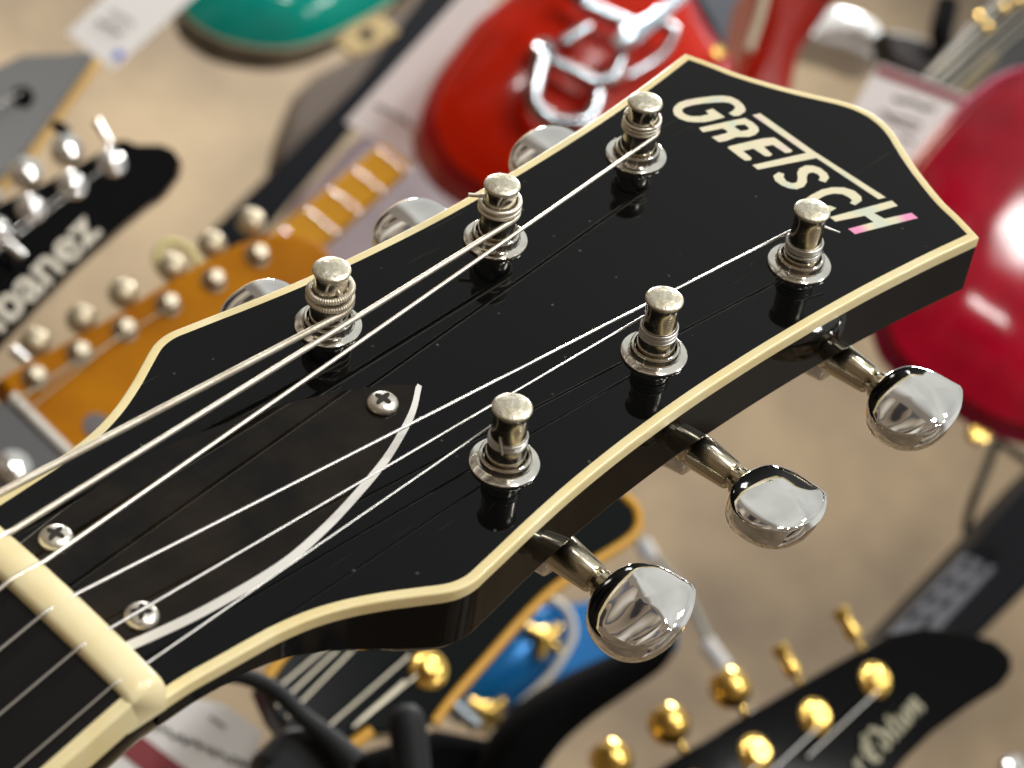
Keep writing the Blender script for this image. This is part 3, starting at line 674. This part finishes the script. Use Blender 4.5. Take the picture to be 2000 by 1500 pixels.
# ---- white pickup-like body top right
pl = Plane(1665, 60, 1.25)
T = thing('electric_guitar', pl.p(1665, 120), 'white glossy rounded guitar body edge at the top right', 'guitar')
prism('body', pl, [(1598, 35), (1625, 8), (1668, 14), (1712, 34), (1732, 62), (1748, 102), (1712, 116), (1650, 92), (1586, 72)], -.04, 0, mat('white_gloss', rgb(236, 238, 238), .15, coat=.5), T, bev=.006, dome=.006, smoothn=3)

# ---- black wall hanger top right
pl = Plane(1840, 60, 1.2)
T = thing('guitar_hanger', pl.p(1840, 110), 'black padded hanger prong at the top right', 'hanger')
tubepx('prong', pl, [(1852, 2), (1846, 30), (1838, 68), (1846, 104)], [22, 23, 23, 20], BLKM, T, sm=4)
prism('bracket', pl, [(1728, 56), (1790, 66), (1850, 98), (1880, 140), (1840, 170), (1780, 140), (1740, 112)], -.03, -.008, mat('hanger_brown', rgb(46, 38, 40), .5), T, bev=.003)
pl = Plane(1930, 70, 1.05)
T = thing('electric_guitar', pl.p(1900, 190), 'dark neck with shiny strings and gold bits at the top right corner', 'guitar')
NK = prism('neck', pl, [(1800, 165), (1905, 40), (2010, -60), (2120, -60), (2100, 60), (2000, 135), (1920, 200), (1860, 190)], -.02, 0, mat('dark_wood', rgb(28, 26, 27), .4), T, bev=.002)
for i in range(4): tubepx('string', pl, [(1812 + 16 * i, 148 + 9 * i), (1990 + 22 * i, -28 + 12 * i)], 2.2, mat('dull_string', (.6, .56, .45, 1), .3, 1), T, NK, h=.003)
for x, y in ((1910, 38), (1928, 58), (1985, 5), (1960, 20)): knobpx('string_saddle', pl, x, y, [(11, 0), (11, 6), (6, 10), (.5, 11)], GOLD, T, NK, h=.001)
prism('wood_edge', pl, [(1855, 185), (1935, 95), (1955, 108), (1885, 195)], .0005, .003, mat('olive_wood', rgb(120, 105, 60), .4), T, NK)

# ---- magenta red body right
pl = Plane(1860, 500, .80, yaw=-6)
T = thing('electric_guitar', pl.p(1900, 860), 'glossy magenta red carved guitar body at the right edge', 'guitar')
mb_ = [(2000, 117), (1930, 152), (1874, 203), (1825, 259), (1780, 318), (1742, 400), (1718, 500), (1712, 595), (1724, 656), (1745, 697), (1790, 738), (1877, 793), (1930, 826), (2000, 850), (2150, 870), (2330, 780), (2420, 520), (2340, 240), (2160, 100)]
MAG = mat('magenta_edge_sheen', rgb(168, 18, 72), .12, spec=.3)  # magenta reflection along the edge is put into this colour
prism('body', pl, mb_, -.016, 0, MAG, T, smoothn=4, bev=.007)
rc = Vector((2040, 490, 0))
prism('top', pl, [(rc.x + (x - rc.x) * .95, rc.y + (y - rc.y) * .95) for x, y in mb_], -.004, .003, mat('cherry_top', rgb(184, 8, 44), .12, var=.9, vscale=20, var_col=rgb(128, 2, 22), spec=.28), T, smoothn=4, bev=.004, dome=.011)
knobpx('strap_button', pl, 1903, 852, [(18, 0), (20, 6), (12, 12), (12, 22), (19, 28), (.5, 31)], GOLD, T, h=-.012)

# ---- black stand tube at the right
pl = Plane(1910, 980, 1.0)
T = thing('stand_tube', pl.p(1895, 1070), 'thin bent black stand tube beside the slotted upright at right', 'stand')
tubepx('tube', pl, [(1946, 862), (1925, 920), (1902, 975), (1888, 1030), (1896, 1065), (1925, 1085)], 9, BLKG, T, sm=5)
tubepx('tube', pl, [(1946, 862), (1975, 880), (2010, 905)], 8, BLKG, T, sm=5)

# ---- black headstock with gold tuners, lower right
pl = Plane(1650, 1380, .66, lean=6)
T = thing('electric_guitar', pl.p(1400, 1600), 'black headstock with gold tuners and blackletter Edition lettering at lower right', 'guitar')
gh = [(1200, 1560), (1300, 1494), (1440, 1408), (1580, 1327), (1685, 1268), (1737, 1238), (1807, 1224), (1877, 1230), (1947, 1251), (1978, 1281), (1979, 1311), (1958, 1340), (1895, 1379), (1825, 1430), (1772, 1482), (1700, 1570), (1600, 1700), (1250, 1720)]
HG = prism('headstock', pl, gh, -.013, 0, BLKG, T, bev=.0015)
gp_ = [(36, -4), (36, 3), (31, 7), (22, 8), (21, 24), (18, 27), (10, 27), (9, 23), (.5, 22)]
for x, y in ((1708, 1328), (1591, 1400), (1474, 1471), (1357, 1545)):
    knobpx('tuning_post', pl, x, y, gp_, GOLD, T); tubepx('string', pl, [(x + 6, y + 22), (x - 130, y + 150)], 1.7, STEEL, T, h=.003)
# two knobs seen edge-on, three seen face-on
dn = along(pl, 52, 92)
for x, y in ((1640, 1192), (1522, 1264)):
    knobpx('tuning_knob', pl, x, y, [(.5, -6), (17, -4), (20, 2), (17, 12), (13, 28), (15, 40), (19, 52), (16, 62), (7, 66), (6, 110)], GOLD, T, h=-.008, ax=dn)
for x, y in ((1428, 1350), (1308, 1420), (1195, 1490)):
    knobpx('tuning_knob', pl, x - 18, y - 34, [(.5, -8), (24, -4), (38, 14), (42, 36), (38, 54), (24, 66), (9, 72), (7, 110)], GOLD, T, h=-.008, ax=dn)
LOGO = mat('faded_gold_print', rgb(172, 168, 140), .45)
# blackletter word drawn with a broad nib
def nib(strokes, org, step, height, pen=.11):
    mb = MB(T.location); a = pl.p(*org, .0012); xd = along(pl, *step); yd = pl.n.cross(xd); k = pl.px() * height
    pv = (xd * math.cos(.7) + yd * math.sin(.7)) * pen * k
    for st in strokes:
        pts = [a + (xd * x + yd * y) * k for x, y in st]
        for i in range(len(pts) - 1):
            p, q_ = pts[i], pts[i + 1]
            mb.add([p - pv, p + pv, q_ + pv, q_ - pv, p - pv - pl.n * .0004, p + pv - pl.n * .0004, q_ + pv - pl.n * .0004, q_ - pv - pl.n * .0004], [(0, 1, 2, 3), (7, 6, 5, 4), (0, 4, 5, 1), (1, 5, 6, 2), (2, 6, 7, 3), (3, 7, 4, 0)])
    return mb.obj('lettering', LOGO, HG)
def minim(x): return [(x, .62), (x + .06, .55), (x + .06, .12), (x + .14, .04)]
wr = [[(-.55, .6), (-.48, .52), (-.48, .05)], [(-.46, .5), (-.34, .62), (-.26, .52)],                                   # r
      [(.62, .95), (.42, 1.05), (.18, .85), (.1, .5), (.18, .15), (.42, -.02), (.68, .12)], [(.3, .85), (.36, .5), (.32, .18)], [(.3, .52), (.62, .56)], [(.42, 1.0), (.62, .8)],   # E
      [(1.0, .5), (.88, .32), (.96, .08), (1.14, .04), (1.24, .2), (1.2, .6), (.98, .98), (.85, 1.02)],               # d
      minim(1.42), [(1.46, .85), (1.52, .9)],                                                                      # i
      [(1.78, .9), (1.82, .6), (1.82, .15), (1.94, .04)], [(1.7, .6), (1.98, .6)],                                   # t
      minim(2.12), [(2.16, .85), (2.22, .9)],                                                                      # i
      [(2.48, .5), (2.44, .2), (2.56, .04), (2.72, .16), (2.72, .46), (2.58, .62), (2.48, .5)],                      # o
      [(2.92, .62), (2.98, .55), (2.98, .04)], [(3.0, .5), (3.14, .62), (3.24, .52), (3.24, .12), (3.32, .04)]]      # n
nib(wr, (1706, 1496), (130, -112), 52)

# ---- tag cord and ferrules
pl = Plane(1340, 1180, .85)
T = thing('hanging_cord', pl.p(1400, 1300), 'pale grey tag cord with white ferrules beside the lowest chrome tuner', 'cord')
CORD = mat('pale_cord', rgb(176, 180, 172), .4)
C_ = tubepx('cord', pl, [(1235, 1040), (1275, 1085), (1340, 1160), (1372, 1225), (1408, 1300), (1450, 1385), (1480, 1440)], 8, CORD, T, sm=4)
for a, b in (((1254, 1058), (1272, 1090)), ((1378, 1252), (1416, 1305))): tubepx('ferrule', pl, [a, b], 17, mat('white_ferrule', rgb(228, 228, 226), .3), T, C_, h=.001)

# ---- dark headstock with yellow binding, bottom centre
pl = Plane(900, 1230, .56, lean=6)
T = thing('electric_guitar', pl.p(600, 1500), 'dark headstock with amber yellow binding below the black headstock', 'guitar')
yh = [(512, 1338), (548, 1285), (640, 1180), (800, 1010), (1000, 905), (1150, 930), (1217, 968), (1240, 992), (1246, 1020), (1238, 1042), (1210, 1066), (1105, 1132), (1035, 1192), (947, 1290), (877, 1370), (846, 1412), (790, 1430), (715, 1432), (675, 1462), (600, 1480), (540, 1400)]
HY = prism('headstock', pl, yh, -.012, 0, mat('charcoal_gloss', (.004, .006, .0065, 1), .15, spec=.1), T, bev=.001)
AMB = mat('amber_binding', rgb(214, 158, 16), .3, var=.4, vscale=60, var_col=rgb(188, 128, 8))
tubepx('binding', pl, yh[6:16], 12, AMB, T, HY, h=-.001, sm=4)
tubepx('binding', pl, [(510, 1340), (548, 1287), (600, 1225)], 12, AMB, T, HY, h=-.001); tubepx('binding', pl, [(724, 1428), (678, 1462)], 12, AMB, T, HY, h=.001)
knobpx('tuning_post', pl, 836, 1308, [(40, -4), (40, 4), (34, 8), (26, 9), (25, 26), (20, 30), (10, 30), (9, 25), (.5, 24)], GOLD, T)
for a, b in (((660, 1268), (540, 1380)), ((690, 1268), (560, 1400)), ((640, 1262), (535, 1350)), ((815, 1318), (690, 1420)), ((800, 1280), (640, 1420)), ((790, 1330), (700, 1410))): tubepx('string', pl, [a, b], 2.6, mat('dull_string', (.6, .56, .45, 1), .3, 1), T, h=.003)
pl2 = Plane(650, 1420, .50)
T2 = thing('guitar_hanger', pl2.p(620, 1500), 'dark grey rubber hanger yoke at the bottom beside the price card', 'hanger')
HY2 = tubepx('yoke', pl2, [(420, 1318), (480, 1322), (540, 1350), (590, 1398), (640, 1440), (690, 1490)], [14, 17, 18, 18, 22, 30], RUBB, T2, sm=4)
prism('bracket', pl2, [(560, 1420), (640, 1410), (690, 1450), (700, 1540), (500, 1540), (510, 1470)], -.02, -.004, RUBB, T2, bev=.004)
tubepx('bumper', pl2, [(788, 1378), (792, 1400), (800, 1450), (806, 1520)], [20, 36, 38, 38], RUBB, T2, sm=4)

# ---- blue body
pl = Plane(1030, 1290, .78)
T = thing('electric_guitar', pl.p(1000, 1420), 'metallic blue guitar body with gold hardware at the bottom centre', 'guitar')
BLU = mat('blue_metallic', rgb(20, 106, 172), .2, .3, spec=.3)
prism('side', pl, [(1060, 1165), (1130, 1176), (1210, 1160), (1330, 1150), (1330, 1270), (1200, 1310), (1080, 1350), (1000, 1400)], -.05, -.012, BLU, T, bev=.004)
BB = prism('body', pl, [(880, 1350), (940, 1260), (1010, 1190), (1070, 1168), (1108, 1196), (1116, 1248), (1072, 1318), (1015, 1372), (930, 1400)], -.03, 0, BLU, T, bev=.003, dome=.006)
tubepx('binding', pl, [(1070, 1166), (1105, 1188), (1119, 1225), (1113, 1258), (1072, 1322), (1018, 1374)], 8, mat('white_binding', rgb(225, 220, 205), .35), T, BB, h=.001, sm=4)
OLDG = mat('dull_gold', (.56, .38, .10, 1), .25, 1)
for cx_, cy_ in ((1066, 1246), (955, 1392)):
    B = knobpx('bridge_stud', pl, cx_, cy_, [(22, 0), (24, 8), (16, 20), (.5, 22)], OLDG, T, h=.006)
    for dx, dy in ((-40, -22), (26, 28), (30, -24), (-12, 40)): tubepx('bridge_bar', pl, [(cx_, cy_), (cx_ + dx, cy_ + dy)], [14, 10], OLDG, T, B, h=.009)
for a, b, c in (((880, 1372), (932, 1420), 15), ((960, 1432), (1000, 1468), 17), ((1008, 1476), (1060, 1525), 19)): tubepx('chrome_tube', pl, [a, b], c, mat('blue_tinted_chrome', (.66, .78, .88, 1), .15, 1), T, h=.012)
pl = Plane(1120, 1380, .74)
T = thing('padded_stand', pl.p(1080, 1520), 'thick black padded stand arm curving under the lowest chrome tuner', 'stand')
tubepx('arm', pl, [(980, 1540), (1010, 1470), (1060, 1410), (1130, 1360), (1210, 1315), (1275, 1275), (1300, 1240)], [60, 62, 58, 50, 42, 36, 26], mat('black_foam', (.0018, .0018, .002, 1), .8, spec=.06), T, sm=4, n=20)
prism('base', pl, [(700, 1470), (860, 1420), (960, 1440), (980, 1600), (680, 1600)], -.04, -.012, mat('black_foam', (.0018, .0018, .002, 1), .8, spec=.06), T, bev=.006)

# ---- small metal bit at the lower right corner
pl = Plane(1975, 1490, .7)
T = thing('tuner_knob', pl.p(1975, 1510), 'small silver knob cut off by the lower right corner', 'knob')
knobpx('button', pl, 1978, 1502, [(6, -20), (24, -12), (30, 0), (22, 12), (.5, 16)], SILV, T); tubepx('stem', pl, [(1985, 1510), (2010, 1560)], 8, SILV, T)

# ---- price cards
def card(label, x, y, z, quad, bands=(), blue=(), lines=(), yaw=0):
    pl = Plane(x, y, z, yaw=yaw); T = thing('price_card', pl.p(x, y), label, 'price card', 'price cards hanging on the guitars')
    c = prism('card', pl, quad, -.0006, 0, PAPER, T)
    for b in bands: prism('red_band', pl, b, .0002, .0005, BAND, T, c)
    for b in blue: prism('blue_mark', pl, b, .0002, .0005, BLUEP, T, c)
    for ln in lines: tubepx('print_line', pl, ln[0], ln[1], INK, T, c, h=.0003, n=6)
def sq(x, y, s): return [(x - s, y), (x, y + s), (x + s, y), (x, y - s)]
def scrawl(x0, y0, x1, y1, amp, n, seed):
    r = random.Random(seed); return [(x0 + (x1 - x0) * i / n + r.uniform(-amp, amp) * .4, y0 + (y1 - y0) * i / n + r.uniform(-amp, amp)) for i in range(n + 1)]
card('white price card with a blue mark at the upper left beside the teal guitar', 240, 60, 1.15, [(131, 64), (221, 137), (355, 16), (440, -60), (330, -130)], blue=[sq(232, 107, 12)], lines=[(scrawl(190, 40, 240, 66, 5, 10, 1), 3), (scrawl(215, 20, 262, 46, 4, 8, 2), 2)])
card('long white price card lying against the bright red guitar', 800, 200, 1.06, [(674, 238), (821, 325), (850, 292), (1010, 40), (925, -30), (890, 0)], blue=[sq(829, 286, 12), sq(968, 22, 8), sq(930, 55, 7)], lines=[(scrawl(735, 205, 800, 240, 6, 12, 3), 3.5), (scrawl(790, 240, 822, 258, 4, 6, 4), 2.5)])
card('white price card with red band in front of the magenta guitar', 1760, 250, .92, [(1716, 122), (1904, 192), (1790, 430), (1590, 350)], bands=[[(1716, 126), (1902, 196), (1894, 212), (1708, 144)]], lines=[(scrawl(1745, 188, 1826, 216, 5, 12, 5), 4.5), (scrawl(1718, 216, 1800, 244, 4, 12, 6), 3), (scrawl(1730, 232, 1790, 256, 4, 10, 7), 3), (scrawl(1755, 268, 1785, 280, 3, 5, 8), 2.5)])
card('white price card with dark red band and handwriting at the bottom left', 340, 1450, .58, [(372, 1362), (440, 1376), (512, 1430), (480, 1540), (180, 1600), (150, 1520), (250, 1440)], bands=[[(230, 1466), (276, 1436), (400, 1530), (350, 1560)]], lines=[(scrawl(302, 1418, 400, 1462, 9, 26, 9), 3), (scrawl(400, 1462, 490, 1498, 9, 22, 10), 3), (scrawl(410, 1400, 440, 1418, 5, 4, 11), 2.5)])
